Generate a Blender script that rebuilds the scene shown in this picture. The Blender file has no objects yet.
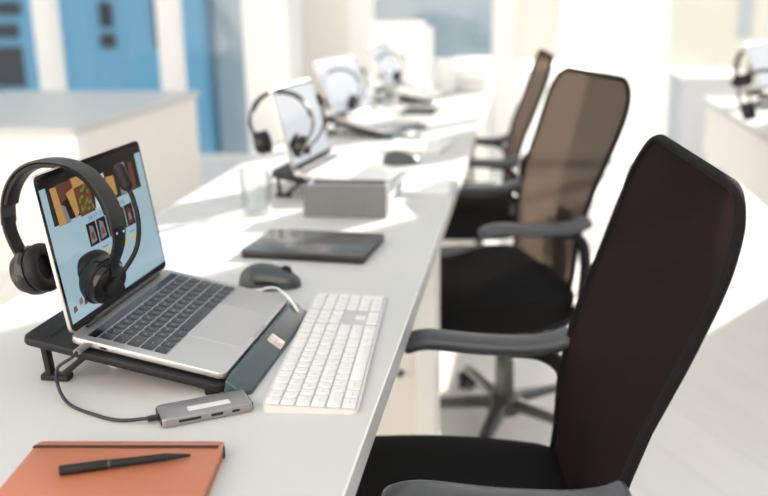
import bpy, bmesh, math, random
from mathutils import Vector, Matrix, Euler
random.seed(7)
SC = bpy.context.scene
COL = SC.collection
PI = math.pi
DZ = 0.73                      # desk top height
CAMZ = DZ + 0.4726

# ------------------------------------------------------------ camera
cd = bpy.data.cameras.new('camera')
cam = bpy.data.objects.new('camera', cd)
COL.objects.link(cam)
fw = Vector((-0.14885901, 0.95150719, -0.26921192))
rt = Vector((0.98850178, 0.15049589, -0.01467048))
up = Vector((-0.02655622, 0.26830029, 0.96296922))
m = Matrix((rt, up, -fw)).transposed().to_4x4()
m.translation = Vector((0, 0, CAMZ))
cam.matrix_world = m
cd.sensor_width = 36.0
cd.lens = 900.53 / 768 * 36
cd.clip_start = 0.02
cd.dof.use_dof = True
cd.dof.focus_distance = 1.10
cd.dof.aperture_fstop = 2.9
SC.camera = cam

# ------------------------------------------------------------ world, sun, exposure
SC.view_settings.view_transform = 'Standard'
SC.view_settings.look = 'None'
SC.view_settings.exposure = 0.0
SC.view_settings.gamma = 1.0
SC.view_settings.use_curve_mapping = False
w = bpy.data.worlds.new('sky')
SC.world = w
w.use_nodes = True
nt = w.node_tree
nt.nodes.clear()
N = nt.nodes.new
out = N('ShaderNodeOutputWorld'); bg = N('ShaderNodeBackground')
tc = N('ShaderNodeTexCoord')
dot = N('ShaderNodeVectorMath'); dot.operation = 'DOT_PRODUCT'
ga, ge = math.radians(5.5), math.radians(3.0)
dot.inputs[1].default_value = (math.sin(ga)*math.cos(ge), math.cos(ga)*math.cos(ge), math.sin(ge))
ramp = N('ShaderNodeValToRGB')
ramp.color_ramp.elements[0].position = 0.80; ramp.color_ramp.elements[0].color = (0.92, 0.96, 1.0, 1)
ramp.color_ramp.elements[1].position = 0.998; ramp.color_ramp.elements[1].color = (6.5, 5.6, 4.9, 1)
e = ramp.color_ramp.elements.new(0.95); e.color = (2.0, 1.85, 1.7, 1)
nt.links.new(tc.outputs['Generated'], dot.inputs[0])
nt.links.new(dot.outputs['Value'], ramp.inputs[0])
nt.links.new(ramp.outputs[0], bg.inputs[0])
bg.inputs[1].default_value = 1.0
nt.links.new(bg.outputs[0], out.inputs[0])

SUN_AZ, SUN_EL = math.radians(35), math.radians(22)
sd = bpy.data.lights.new('sun', 'SUN'); sd.energy = 15.0; sd.angle = math.radians(0.35); sd.color = (1.0, 0.93, 0.84)
so = bpy.data.objects.new('sun', sd); COL.objects.link(so)
sdir = Vector((math.sin(SUN_AZ)*math.cos(SUN_EL), math.cos(SUN_AZ)*math.cos(SUN_EL), math.sin(SUN_EL)))
so.rotation_euler = sdir.to_track_quat('Z', 'Y').to_euler()
so.location = (8, 12, 6)

# ------------------------------------------------------------ materials
def mat(name, col, rough=0.5, metal=0.0, noise=0.0, nscale=40.0, bump=0.0, spec=0.5, alpha=None, coat=0.0, stretch=None):
    m = bpy.data.materials.new(name); m.use_nodes = True
    nt = m.node_tree; b = nt.nodes['Principled BSDF']
    b.inputs['Base Color'].default_value = (*col, 1)
    b.inputs['Roughness'].default_value = rough
    b.inputs['Metallic'].default_value = metal
    b.inputs['Specular IOR Level'].default_value = spec
    b.inputs['Coat Weight'].default_value = coat
    if noise or bump:
        tc = nt.nodes.new('ShaderNodeTexCoord'); mp = nt.nodes.new('ShaderNodeMapping')
        if stretch: mp.inputs['Scale'].default_value = stretch
        nz = nt.nodes.new('ShaderNodeTexNoise'); nz.inputs['Scale'].default_value = nscale; nz.inputs['Detail'].default_value = 4
        nt.links.new(tc.outputs['Object'], mp.inputs[0]); nt.links.new(mp.outputs[0], nz.inputs[0])
        if noise:
            mx = nt.nodes.new('ShaderNodeMix'); mx.data_type = 'RGBA'
            mx.inputs[6].default_value = (*[c*(1-noise) for c in col], 1)
            mx.inputs[7].default_value = (*[min(1, c*(1+noise)) for c in col], 1)
            nt.links.new(nz.outputs[0], mx.inputs[0]); nt.links.new(mx.outputs[2], b.inputs['Base Color'])
        if bump:
            bp = nt.nodes.new('ShaderNodeBump'); bp.inputs['Strength'].default_value = bump; bp.inputs['Distance'].default_value = 0.002
            nt.links.new(nz.outputs[0], bp.inputs['Height']); nt.links.new(bp.outputs[0], b.inputs['Normal'])
    return m

def emis(name, col, s=1.0, rough=0.12):
    m = mat(name, (0.01, 0.01, 0.01), rough, spec=0.5)
    b = m.node_tree.nodes['Principled BSDF']
    b.inputs['Emission Color'].default_value = (*col, 1); b.inputs['Emission Strength'].default_value = s
    return m

def glass_mat(name, tint=(0.96, 0.98, 0.98), gloss=0.06, rough=0.02):
    m = bpy.data.materials.new(name); m.use_nodes = True
    nt = m.node_tree; nt.nodes.clear()
    o = nt.nodes.new('ShaderNodeOutputMaterial'); mx = nt.nodes.new('ShaderNodeMixShader')
    t = nt.nodes.new('ShaderNodeBsdfTransparent'); g = nt.nodes.new('ShaderNodeBsdfGlossy')
    lw = nt.nodes.new('ShaderNodeLayerWeight'); lw.inputs[0].default_value = 0.35
    mt = nt.nodes.new('ShaderNodeMath'); mt.operation = 'MULTIPLY_ADD'; mt.inputs[1].default_value = 0.6; mt.inputs[2].default_value = gloss
    t.inputs[0].default_value = (*tint, 1); g.inputs[1].default_value = rough
    nt.links.new(lw.outputs['Facing'], mt.inputs[0]); nt.links.new(mt.outputs[0], mx.inputs[0])
    nt.links.new(t.outputs[0], mx.inputs[1]); nt.links.new(g.outputs[0], mx.inputs[2]); nt.links.new(mx.outputs[0], o.inputs[0])
    return m

def pane_mat():
    m = bpy.data.materials.new('window_glass'); m.use_nodes = True
    nt = m.node_tree; nt.nodes.clear()
    o = nt.nodes.new('ShaderNodeOutputMaterial'); mx = nt.nodes.new('ShaderNodeMixShader')
    t = nt.nodes.new('ShaderNodeBsdfTransparent'); g = nt.nodes.new('ShaderNodeBsdfGlossy')
    mx.inputs[0].default_value = 0.04
    t.inputs[0].default_value = (0.97, 0.98, 0.98, 1); g.inputs[1].default_value = 0.02
    nt.links.new(t.outputs[0], mx.inputs[1]); nt.links.new(g.outputs[0], mx.inputs[2]); nt.links.new(mx.outputs[0], o.inputs[0])
    return m

def mesh_fabric(name='chair_mesh_fabric', tlc=(0.034, 0.024, 0.019), see=0.05):
    m = bpy.data.materials.new(name); m.use_nodes = True
    nt = m.node_tree; nt.nodes.clear(); n = nt.nodes.new
    o = n('ShaderNodeOutputMaterial')
    d = n('ShaderNodeBsdfDiffuse'); tl = n('ShaderNodeBsdfTranslucent'); tr = n('ShaderNodeBsdfTransparent')
    tcn = n('ShaderNodeTexCoord'); nz = n('ShaderNodeTexNoise'); nz.inputs['Scale'].default_value = 900
    nt.links.new(tcn.outputs['Object'], nz.inputs[0])
    mc = n('ShaderNodeMix'); mc.data_type = 'RGBA'
    mc.inputs[6].default_value = (0.004, 0.004, 0.0045, 1); mc.inputs[7].default_value = (0.014, 0.013, 0.014, 1)
    nt.links.new(nz.outputs[0], mc.inputs[0]); nt.links.new(mc.outputs[2], d.inputs[0])
    tl.inputs[0].default_value = (*tlc, 1)
    tr.inputs[0].default_value = (1.0, 0.82, 0.66, 1)
    a = n('ShaderNodeAddShader'); nt.links.new(d.outputs[0], a.inputs[0]); nt.links.new(tl.outputs[0], a.inputs[1])
    mx = n('ShaderNodeMixShader'); mx.inputs[0].default_value = see
    nt.links.new(a.outputs[0], mx.inputs[1]); nt.links.new(tr.outputs[0], mx.inputs[2])
    nt.links.new(mx.outputs[0], o.inputs[0])
    return m

def floor_mat():
    m = bpy.data.materials.new('pale_wood_floor'); m.use_nodes = True
    nt = m.node_tree; b = nt.nodes['Principled BSDF']; n = nt.nodes.new
    tcn = n('ShaderNodeTexCoord'); mp = n('ShaderNodeMapping'); mp.inputs['Rotation'].default_value = (0, 0, math.radians(62))
    br = n('ShaderNodeTexBrick'); br.inputs['Scale'].default_value = 1.0
    br.inputs['Brick Width'].default_value = 1.4; br.inputs['Row Height'].default_value = 0.18; br.inputs['Mortar Size'].default_value = 0.0015
    br.inputs['Color1'].default_value = (0.84, 0.83, 0.81, 1); br.inputs['Color2'].default_value = (0.79, 0.78, 0.76, 1)
    br.inputs['Mortar'].default_value = (0.66, 0.65, 0.63, 1)
    nz = n('ShaderNodeTexNoise'); nz.inputs['Scale'].default_value = 3; nz.inputs['Detail'].default_value = 6
    mp2 = n('ShaderNodeMapping'); mp2.inputs['Scale'].default_value = (1.2, 14, 1)
    nt.links.new(tcn.outputs['Object'], mp.inputs[0]); nt.links.new(mp.outputs[0], br.inputs[0])
    nt.links.new(mp.outputs[0], mp2.inputs[0]); nt.links.new(mp2.outputs[0], nz.inputs[0])
    mx = n('ShaderNodeMix'); mx.data_type = 'RGBA'; mx.blend_type = 'MULTIPLY'; mx.inputs[0].default_value = 0.12
    nt.links.new(br.outputs[0], mx.inputs[6]); nt.links.new(nz.outputs[0], mx.inputs[7]); nt.links.new(mx.outputs[2], b.inputs['Base Color'])
    b.inputs['Roughness'].default_value = 0.38
    return m

MT = dict(
    desk=mat('white_laminate', (0.565, 0.57, 0.56), 0.42, noise=0.02, nscale=6, spec=0.4),
    deskedge=mat('pale_edge_band', (0.72, 0.74, 0.75), 0.35),
    panel=mat('cream_panel', (0.83, 0.80, 0.76), 0.6, noise=0.02, nscale=3),
    wall=mat('warm_white_wall', (0.80, 0.76, 0.71), 0.8, noise=0.02, nscale=2),
    white=mat('white_paint', (0.85, 0.85, 0.83), 0.5, noise=0.01, nscale=4),
    pinkwall=mat('pale_pink_blind', (0.86, 0.74, 0.70), 0.8, noise=0.02, nscale=3),
    floor=floor_mat(),
    concrete=mat('outdoor_paving', (0.72, 0.72, 0.70), 0.9, noise=0.08, nscale=2),
    blue=mat('blue_cladding', (0.12, 0.375, 0.58), 0.35, noise=0.10, nscale=0.6),
    hazeblue=mat('hazed_blue_cladding', (0.31, 0.40, 0.455), 0.5, noise=0.10, nscale=0.5),  # distance haze and glare over blue cladding, painted in as a paler colour
    cream=mat('cream_render', (0.86, 0.80, 0.68), 0.8, noise=0.04, nscale=0.7),
    darkwin=mat('dark_window', (0.02, 0.022, 0.028), 0.35, spec=0.2),
    greycab=mat('pale_grey_cabinet', (0.55, 0.57, 0.60), 0.6, noise=0.02, nscale=3),
    alu=mat('silver_aluminium', (0.56, 0.555, 0.55), 0.36, 0.75, noise=0.02, nscale=900, bump=0.02),
    alu2=mat('space_grey_aluminium', (0.44, 0.44, 0.47), 0.34, 0.8, noise=0.03, nscale=900, bump=0.02),
    edge=mat('aluminium_edge', (0.72, 0.67, 0.66), 0.3, 0.8, noise=0.01, nscale=300),
    key=mat('dark_key', (0.028, 0.032, 0.042), 0.36, noise=0.05, nscale=200),
    legend=mat('key_legend', (0.75, 0.77, 0.8), 0.5, noise=0.01),
    glegend=mat('grey_key_legend', (0.42, 0.42, 0.44), 0.5, noise=0.01),
    wkey=mat('white_key', (0.76, 0.76, 0.75), 0.45, noise=0.01, nscale=200),
    wbase=mat('silver_white_base', (0.66, 0.66, 0.66), 0.38, 0.15, noise=0.01, nscale=200),
    well=mat('keyboard_well', (0.50, 0.50, 0.51), 0.5, noise=0.02),
    bezel=mat('black_bezel', (0.008, 0.009, 0.012), 0.08, noise=0.02),
    black=mat('black_plastic', (0.013, 0.013, 0.014), 0.42, spec=0.22, noise=0.1, nscale=300, bump=0.05),
    blackgloss=mat('black_gloss', (0.012, 0.012, 0.013), 0.16, noise=0.05),
    rubber=mat('black_leatherette', (0.014, 0.014, 0.015), 0.5, spec=0.22, noise=0.15, nscale=400, bump=0.2),
    greyband=mat('dark_grey_satin', (0.028, 0.029, 0.027), 0.36, spec=0.35, noise=0.05, nscale=100),
    stand=mat('stand_black', (0.018, 0.018, 0.02), 0.45, spec=0.22, noise=0.1, nscale=300, bump=0.06),
    lip=mat('stand_lip_reflection', (0.055, 0.085, 0.10), 0.22, 0.1, noise=0.05, nscale=60),  # blue window reflection painted into the lip's colour
    badge=mat('badge_silver', (0.62, 0.58, 0.55), 0.25, 0.8, noise=0.02),
    leather=mat('tan_leatherette', (0.50, 0.170, 0.088), 0.36, noise=0.06, nscale=60, bump=0.12),
    paper=mat('page_paper', (0.80, 0.76, 0.68), 0.8, noise=0.03, nscale=200),
    elastic=mat('brown_black_elastic', (0.03, 0.014, 0.011), 0.7, noise=0.1, nscale=500, bump=0.2),
    cable=mat('black_cable', (0.02, 0.018, 0.028), 0.45, noise=0.05),
    wcable=mat('white_cable', (0.85, 0.85, 0.84), 0.4, noise=0.01),
    hub=mat('hub_grey', (0.34, 0.33, 0.34), 0.34, 0.65, noise=0.03, nscale=500),
    hubedge=mat('hub_bevel', (0.55, 0.58, 0.68), 0.25, 0.7, noise=0.02),
    port=mat('port_black', (0.006, 0.006, 0.007), 0.4, noise=0.02),
    sticker=mat('hub_sticker', (0.66, 0.65, 0.65), 0.5, noise=0.01),
    mouse=mat('mouse_graphite', (0.055, 0.065, 0.07), 0.25, noise=0.05, nscale=100),
    tablet=mat('tablet_graphite', (0.075, 0.08, 0.085), 0.16, noise=0.05, nscale=20),
    tabedge=mat('tablet_edge', (0.012, 0.012, 0.013), 0.4, noise=0.05),
    greybox=mat('grey_felt_box', (0.155, 0.16, 0.17), 0.8, noise=0.12, nscale=60),
    mesh=mesh_fabric(),  # real see-through mesh; brown tint paints in the flare veil on far chairs
    dense=mesh_fabric('chair_dense_fabric', (0.012, 0.006, 0.007), 0.003),
    seat=mat('black_seat_fabric', (0.008, 0.008, 0.0085), 0.9, noise=0.35, nscale=900, bump=0.3, spec=0.15),
    arm=mat('arm_dark_grey', (0.055, 0.062, 0.070), 0.36, noise=0.08, nscale=200, bump=0.05),
    frame=mat('chair_frame_black', (0.012, 0.012, 0.013), 0.5, noise=0.05, nscale=100, spec=0.2),
    base=mat('chair_base_metal', (0.11, 0.11, 0.105), 0.28, 0.6, noise=0.05, nscale=60),
    glass=glass_mat('clear_glass'),
    pane=pane_mat(),
    silverdot=mat('chrome', (0.85, 0.85, 0.85), 0.15, 1.0, noise=0.01),
    s_blue=emis('screen_blue', (0.36, 0.52, 0.60), 0.85),
    s_white=emis('screen_white', (0.62, 0.72, 0.80), 0.75),
    s_glare=emis('screen_glare', (0.75, 0.80, 0.85), 0.9),  # glow standing in for glare that washes out the far displays
    s_dark=emis('screen_dark', (0.012, 0.010, 0.010), 0.5),
    s_brown=emis('screen_brown', (0.13, 0.045, 0.022), 0.8),
    s_cheese=emis('screen_cheese', (0.62, 0.33, 0.10), 0.7),
    s_green=emis('screen_green', (0.16, 0.22, 0.03), 0.8),
    s_red=emis('screen_red', (0.28, 0.03, 0.03), 0.8),
    s_yel=emis('screen_yellow', (0.80, 0.60, 0.14), 0.7),
    s_ink=emis('screen_ink_blue', (0.03, 0.16, 0.42), 0.8),
    s_grey=emis('screen_grey', (0.30, 0.30, 0.31), 0.6),
)

# ------------------------------------------------------------ mesh builder
class MB:
    def __init__(s): s.bm = bmesh.new(); s.mats = []
    def _mi(s, m):
        if m is None: return 0
        if m not in s.mats: s.mats.append(m)
        return s.mats.index(m)
    def merge(s, bm, T=None, m=None):
        if T is not None: bm.transform(T)
        i = s._mi(m)
        for f in bm.faces: f.material_index = i
        me = bpy.data.meshes.new('tmp'); bm.to_mesh(me); bm.free()
        s.bm.from_mesh(me); bpy.data.meshes.remove(me); return s
    def box(s, c, d, bev=0.0, seg=2, T=None, m=None, taper=None):
        b = bmesh.new(); bmesh.ops.create_cube(b, size=1)
        for v in b.verts:
            v.co = Vector((v.co.x*d[0], v.co.y*d[1], v.co.z*d[2]))
            if taper and v.co.z > 0: v.co.x *= taper; v.co.y *= taper
        if bev: bmesh.ops.bevel(b, geom=list(b.edges), offset=bev, segments=seg, profile=0.5, affect='EDGES')
        for v in b.verts: v.co += Vector(c)
        return s.merge(b, T, m)
    def vbox(s, c, d, r, bev=0.0, seg=5, T=None, m=None):      # vertical corner radius r, then small bevel
        b = bmesh.new(); bmesh.ops.create_cube(b, size=1)
        for v in b.verts: v.co = Vector((v.co.x*d[0], v.co.y*d[1], v.co.z*d[2]))
        ve = [e for e in b.edges if abs((e.verts[0].co-e.verts[1].co).z) > 1e-6]
        bmesh.ops.bevel(b, geom=ve, offset=r, segments=seg, profile=0.5, affect='EDGES')
        if bev:
            he = [e for e in b.edges if abs((e.verts[0].co-e.verts[1].co).z) < 1e-6 and any(abs(f.normal.z) > .9 for f in e.link_faces)]
            bmesh.ops.bevel(b, geom=he, offset=bev, segments=2, profile=0.5, affect='EDGES')
        for v in b.verts: v.co += Vector(c)
        return s.merge(b, T, m)
    def cyl(s, p0, p1, r0, r1=None, seg=24, T=None, m=None, bev=0.0):
        r1 = r0 if r1 is None else r1
        p0, p1 = Vector(p0), Vector(p1); L = (p1-p0).length
        b = bmesh.new(); bmesh.ops.create_cone(b, cap_ends=True, segments=seg, radius1=r0, radius2=r1, depth=L)
        if bev:
            he = [e for e in b.edges if abs((e.verts[0].co-e.verts[1].co).z) < 1e-6]
            bmesh.ops.bevel(b, geom=he, offset=bev, segments=2, profile=0.5, affect='EDGES')
        R = (p1-p0).to_track_quat('Z', 'Y').to_matrix().to_4x4(); R.translation = (p0+p1)/2
        b.transform(R); return s.merge(b, T, m)
    def sph(s, c, r, sc=(1, 1, 1), T=None, m=None, seg=24):
        b = bmesh.new(); bmesh.ops.create_uvsphere(b, u_segments=seg, v_segments=seg//2, radius=r)
        for v in b.verts: v.co = Vector((v.co.x*sc[0], v.co.y*sc[1], v.co.z*sc[2]))+Vector(c)
        return s.merge(b, T, m)
    def lathe(s, prof, seg=32, T=None, m=None, caps=True):     # prof: (r,z)
        b = bmesh.new(); rings = []
        for r, z in prof:
            rings.append([b.verts.new((r*math.cos(2*PI*i/seg), r*math.sin(2*PI*i/seg), z)) for i in range(seg)])
        for a, c in zip(rings, rings[1:]):
            for i in range(seg): b.faces.new((a[i], a[(i+1) % seg], c[(i+1) % seg], c[i]))
        if caps:
            b.faces.new(list(reversed(rings[0]))); b.faces.new(rings[-1])
        bmesh.ops.recalc_face_normals(b, faces=b.faces)
        return s.merge(b, T, m)
    def quad(s, pts, m=None, T=None):
        b = bmesh.new(); b.faces.new([b.verts.new(p) for p in pts]); return s.merge(b, T, m)
    def sweep(s, path, w, h, upv=(0, 0, 1), seg=14, sq=1.0, T=None, m=None, closed=False, scale=None):
        # w across (side), h along up; path of points
        P = [Vector(p) for p in path]; n = len(P); b = bmesh.new(); rings = []
        U = Vector(upv)
        for i in range(n):
            a = P[(i-1) % n] if (closed or i) else P[0]; c = P[(i+1) % n] if (closed or i < n-1) else P[-1]
            t = (c-a).normalized(); side = t.cross(U)
            if side.length < 1e-4: side = Vector((1, 0, 0))
            side.normalize(); u = side.cross(t).normalized()
            k = scale[i] if scale else 1.0
            ring = []
            for j in range(seg):
                th = 2*PI*j/seg; cx, sx = math.cos(th), math.sin(th)
                ex = 2.0/sq if sq else 1
                px = math.copysign(abs(cx)**(1/sq), cx); pz = math.copysign(abs(sx)**(1/sq), sx)
                ring.append(b.verts.new(P[i]+side*px*w/2*k+u*pz*h/2*k))
            rings.append(ring)
        rr = rings+[rings[0]] if closed else rings
        for a, c in zip(rr, rr[1:]):
            for j in range(seg): b.faces.new((a[j], a[(j+1) % seg], c[(j+1) % seg], c[j]))
        if not closed:
            b.faces.new(list(reversed(rings[0]))); b.faces.new(rings[-1])
        bmesh.ops.recalc_face_normals(b, faces=b.faces)
        return s.merge(b, T, m)
    def build(s, name, m=None, parent=None, smooth=True, ang=35):
        me = bpy.data.meshes.new(name)
        s.bm.to_mesh(me); s.bm.free()
        for x in (s.mats or [m]): me.materials.append(x)
        if smooth and len(me.polygons):
            me.polygons.foreach_set('use_smooth', [True]*len(me.polygons))
            me.set_sharp_from_angle(angle=math.radians(ang))
        o = bpy.data.objects.new(name, me); COL.objects.link(o)
        if parent: o.parent = parent
        return o

def spline(pts, n=8):
    P = [Vector(p) for p in pts]; out = []
    for i in range(len(P)-1):
        p0 = P[max(i-1, 0)]; p1 = P[i]; p2 = P[i+1]; p3 = P[min(i+2, len(P)-1)]
        for k in range(n):
            t = k/n
            out.append(0.5*((2*p1)+(-p0+p2)*t+(2*p0-5*p1+4*p2-p3)*t*t+(-p0+3*p1-3*p2+p3)*t**3))
    out.append(P[-1]); return out

def tag(o, label=None, cat=None, group=None, kind=None):
    if label: o['label'] = label
    if cat: o['category'] = cat
    if group: o['group'] = group
    if kind: o['kind'] = kind
    return o
def thing(name, label, cat, loc=(0, 0, 0), rz=0.0, group=None):
    o = bpy.data.objects.new(name, None); COL.objects.link(o); o.empty_display_size = 0.05
    o.location = loc; o.rotation_euler = (0, 0, rz); return tag(o, label, cat, group)
def struct(name, b, m=None, smooth=False):
    return tag(b.build(name, m, None, smooth), kind='structure')
def kids(o): return [c for c in COL.objects if c.parent == o]
def dup(o, parent=None):
    c = o.copy(); COL.objects.link(c)
    if parent: c.parent = parent
    for k in kids(o): dup(k, c)
    return c
_txt = {}
def text_bm(s, size):
    k = (s, size)
    if k not in _txt:
        cu = bpy.data.curves.new('t', 'FONT'); cu.body = s; cu.size = size; cu.align_x = 'CENTER'; cu.align_y = 'CENTER'; cu.resolution_u = 1
        o = bpy.data.objects.new('t', cu); COL.objects.link(o)
        dg = bpy.context.evaluated_depsgraph_get(); dg.update()
        me = bpy.data.meshes.new_from_object(o.evaluated_get(dg))
        bpy.data.objects.remove(o); bpy.data.curves.remove(cu); _txt[k] = me
    b = bmesh.new(); b.from_mesh(_txt[k]); return b

# ============================================================ THE SETTING
FY = 6.6; HH = 4.7
b = MB(); b.box((0.3, 1.9, -0.05), (10.4, 9.6, 0.1)); struct('floor', b, MT['floor'])
b = MB(); b.box((0, 37, -4.1), (120, 60, 0.2)); tag(b.build('ground_outside', MT['concrete'], None, False), kind='structure')
# far wall: solid pieces, posts and glass bays
def far_piece(name, x0, x1, z0, z1, m, d=0.16):
    b = MB(); b.box(((x0+x1)/2, FY+d/2, (z0+z1)/2), (x1-x0, d, z1-z0), 0.004, 1); return struct(name, b, m)
TP = HH-0.05
far_piece('trim_1', -4.90, -4.74, 0, TP, MT['white'])
far_piece('trim_2', -3.715, -3.58, 0, TP, MT['white'])
far_piece('trim_3', -2.72, -2.585, 0, TP, MT['white'])
far_piece('wall_far_left', -1.72, -1.27, 0, TP, MT['wall'])
far_piece('trim_4', -1.27, -1.11, 0, TP, MT['white'], 0.2)
far_piece('trim_5', -0.215, -0.06, 0, TP, MT['white'], 0.2)
far_piece('trim_6', 0.885, 0.96, 0, TP, MT['white'])
# wall with an added, out-of-view slit that lets a sliver of sun onto the first chair
b = MB(); X0, X1 = 3.12, 5.5; sx, sz = 4.173, 3.766; sw, sh = 0.030, 0.05
for (a0, a1, c0, c1) in ((X0, sx-sw, 0, TP), (sx+sw, X1, 0, TP), (sx-sw, sx+sw, 0, sz-sh), (sx-sw, sx+sw, sz+sh, TP)):
    b.box(((a0+a1)/2, FY+0.02, (c0+c1)/2), (a1-a0, 0.04, c1-c0))
struct('wall_far', b, MT['wall'])
b = MB(); b.box((0.3, FY+0.08, HH+0.1), (10.4, 0.2, 0.3)); struct('trim_7', b, MT['white'])
def window(n, x0, x1, mull=()):
    b = MB()
    t = 0.018
    for a, c in ((x0, x0+t), (x1-t, x1)): b.box(((a+c)/2, FY+0.05, TP/2), (t, 0.06, TP))
    for z in (0.02, TP-0.02): b.box(((x0+x1)/2, FY+0.05, z), (x1-x0, 0.06, 0.04))
    for mx in mull: b.box((mx, FY+0.05, TP/2), (0.05, 0.06, TP))
    f = b.build('window_%d' % n, MT['white'], None, False); tag(f, kind='structure')
    p = MB(); p.box(((x0+x1)/2, FY+0.05, TP/2), (x1-x0-0.06, 0.006, TP-0.06)); p.build('window_pane', MT['pane'], f, False)
window(1, -4.74, -3.715); window(2, -3.58, -2.72); window(3, -2.585, -1.72); window(4, -1.11, -0.215)
window(5, -0.06, 0.885); window(6, 0.96, 3.12, (2.0,))
b = MB(); b.box((5.45, 1.9, HH/2), (0.1, 9.6, HH)); struct('wall_right', b, MT['wall'])
b = MB(); b.box((-4.95, 0.0, HH/2), (0.1, 5.8, HH)); struct('wall_left', b, MT['wall'])
b = MB(); b.box((0.3, -2.85, HH/2), (10.4, 0.1, HH)); struct('wall_back', b, MT['wall'])

# buildings outside
bl = thing('office_building', 'blue clad office building with dark windows seen through the left windows', 'building', (-8.75, 15.0, -0.1))
b = MB(); b.box((0, 1, 3.0), (6.7, 2, 14), 0.02, 1)
for i in range(13): b.box((-3.1+i*0.5, -0.005, 3), (0.03, 0.02, 14))
b.build('wall', MT['blue'], bl, False)
for (x0, x1, z0, z1) in ((-9.23, -8.645, 0.982, 1.207), (-9.29, -8.73, 0.594, 0.837), (-9.34, -8.71, -0.252, 0.445), (-7.21, -6.98, 0.764, 1.18), (-7.23, -6.96, 0.412, 0.649), (-6.24, -6.15, 0.407, 1.199)):
    b = MB(); b.box(((x0+x1)/2+8.75, -0.02, (z0+z1)/2+0.1), (x1-x0, 0.06, z1-z0), 0.01, 1); b.build('window', MT['darkwin'], bl, False)
pb = thing('office_building', 'blue clad building paled by painted haze, farther right, behind the white filing cabinet', 'building', (-2.85, 15.4, -0.1))
b = MB(); b.box((0, 1, 3.0), (5.0, 2, 14), 0.02, 1)
for i in range(6): b.box((-2.2+i*0.85, -0.005, 3), (0.03, 0.02, 14))
b.build('wall', MT['hazeblue'], pb, False)  # separate block added to carry the painted haze
for x_ in (1.9,):
    b = MB(); b.box((x_, -0.02, 3.4), (0.5, 0.06, 0.9), 0.01, 1); b.build('window', MT['darkwin'], pb, False)
cb = thing('rendered_building', 'cream rendered building outside the right hand windows', 'building', (4.25, 15.0, -0.1))
b = MB(); b.box((0, 1, 3.2), (3.9, 2, 14.4), 0.02, 1); b.build('wall', MT['cream'], cb, False)  # widened and raised to keep the sun off the left counter
for i in range(3):
    b = MB(); b.box((-0.9+i*0.75, -0.01, 1.9), (0.22, 0.04, 2.6)); b.build('window', MT['greycab'], cb, False)

# ============================================================ DESKS
def desk(label, x0, x1, y0, y1, panels=True, group=None):
    t = thing('office_desk', label, 'desk', ((x0+x1)/2, (y0+y1)/2, 0), 0, group)
    W, L = x1-x0, y1-y0
    b = MB(); b.box((0, 0, DZ-0.0165), (W, L, 0.033), 0.0015, 1); b.build('desktop', MT['desk'], t, False)
    for s in (1, -1):
        b = MB(); b.box((s*(W/2-0.0005), 0, DZ-0.0165), (0.004, L-0.003, 0.0325)); b.build('edge_band', MT['deskedge'], t, False)
    for s in (-1, 1):
        y = s*(L/2-0.03)
        b = MB(); b.box((0, y, (DZ-0.034)/2), (W-0.125, 0.022, DZ-0.034)); p = b.build('end_panel', MT['panel'], t, False)
        b = MB(); b.box((W/2-0.04, y, (DZ-0.034)/2), (0.045, 0.05, DZ-0.034), 0.003, 1); b.build('leg', MT['white'], t, False)
        b = MB(); b.box((-W/2+0.06, y, (DZ-0.034)/2), (0.045, 0.05, DZ-0.034), 0.003, 1); b.build('leg', MT['white'], t, False)
        for zz in (0.12, 0.36):
            b = MB(); b.cyl((W/2-0.10, y-0.011, zz), (W/2-0.10, y-0.028, zz), 0.008, 0.006, 12); b.build('bolt', MT['base'], p)
    return t
EX = -0.1655
desk('white desk nearest the camera under the laptop and the white keyboard', -0.82, EX, 0.35, 1.96)
desk('white desk in the middle of the row with the grey box at its near end', -0.82, EX, 1.965, 3.75)
desk('white desk at the far end of the row', -0.82, EX, 3.755, 5.0)

# left counter
t = thing('storage_counter', 'low cream storage counter standing below the blue windows', 'counter', (0, 0, 0))
b = MB(); b.box((-2.55, 4.45, 0.32), (1.2, 1.56, 0.64), 0.004, 1); b.build('body', MT['panel'], t, False)
b = MB(); b.box((-2.55, 4.45, 0.655), (1.24, 1.6, 0.03), 0.003, 1); b.build('countertop', MT['desk'], t, False)
b = MB(); b.box((-1.975, 3.70, 0.32), (0.11, 0.09, 0.636), 0.004, 1); b.build('sunlit_corner_strip', MT['white'], t, False)  # white strip paints in the sunlight along the cream corner
t = thing('storage_counter', 'cream cabinet side joining the counter at the left edge of the photo', 'counter', (-3.62, 3.95, 0))
b = MB(); b.box((0, 0, 0.31), (0.84, 0.6, 0.62), 0.004, 1); b.build('body', MT['panel'], t, False)
b = MB(); b.box((0, 0, 0.632), (0.86, 0.62, 0.02), 0.003, 1); b.build('countertop', MT['desk'], t, False)

# white tall cabinet near the windows
t = thing('tall_cabinet', 'tall plain white cabinet in front of the far window', 'cabinet', (-1.66, 6.0, 0))
b = MB(); b.vbox((0, 0, 0.68), (0.30, 0.4, 1.40), 0.03, 0.006); b.build('body', MT['white'], t)
b = MB(); b.box((0, -0.205, 0.68), (0.30, 0.012, 1.28), 0.003, 1); b.build('door', MT['white'], t, False)
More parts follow.
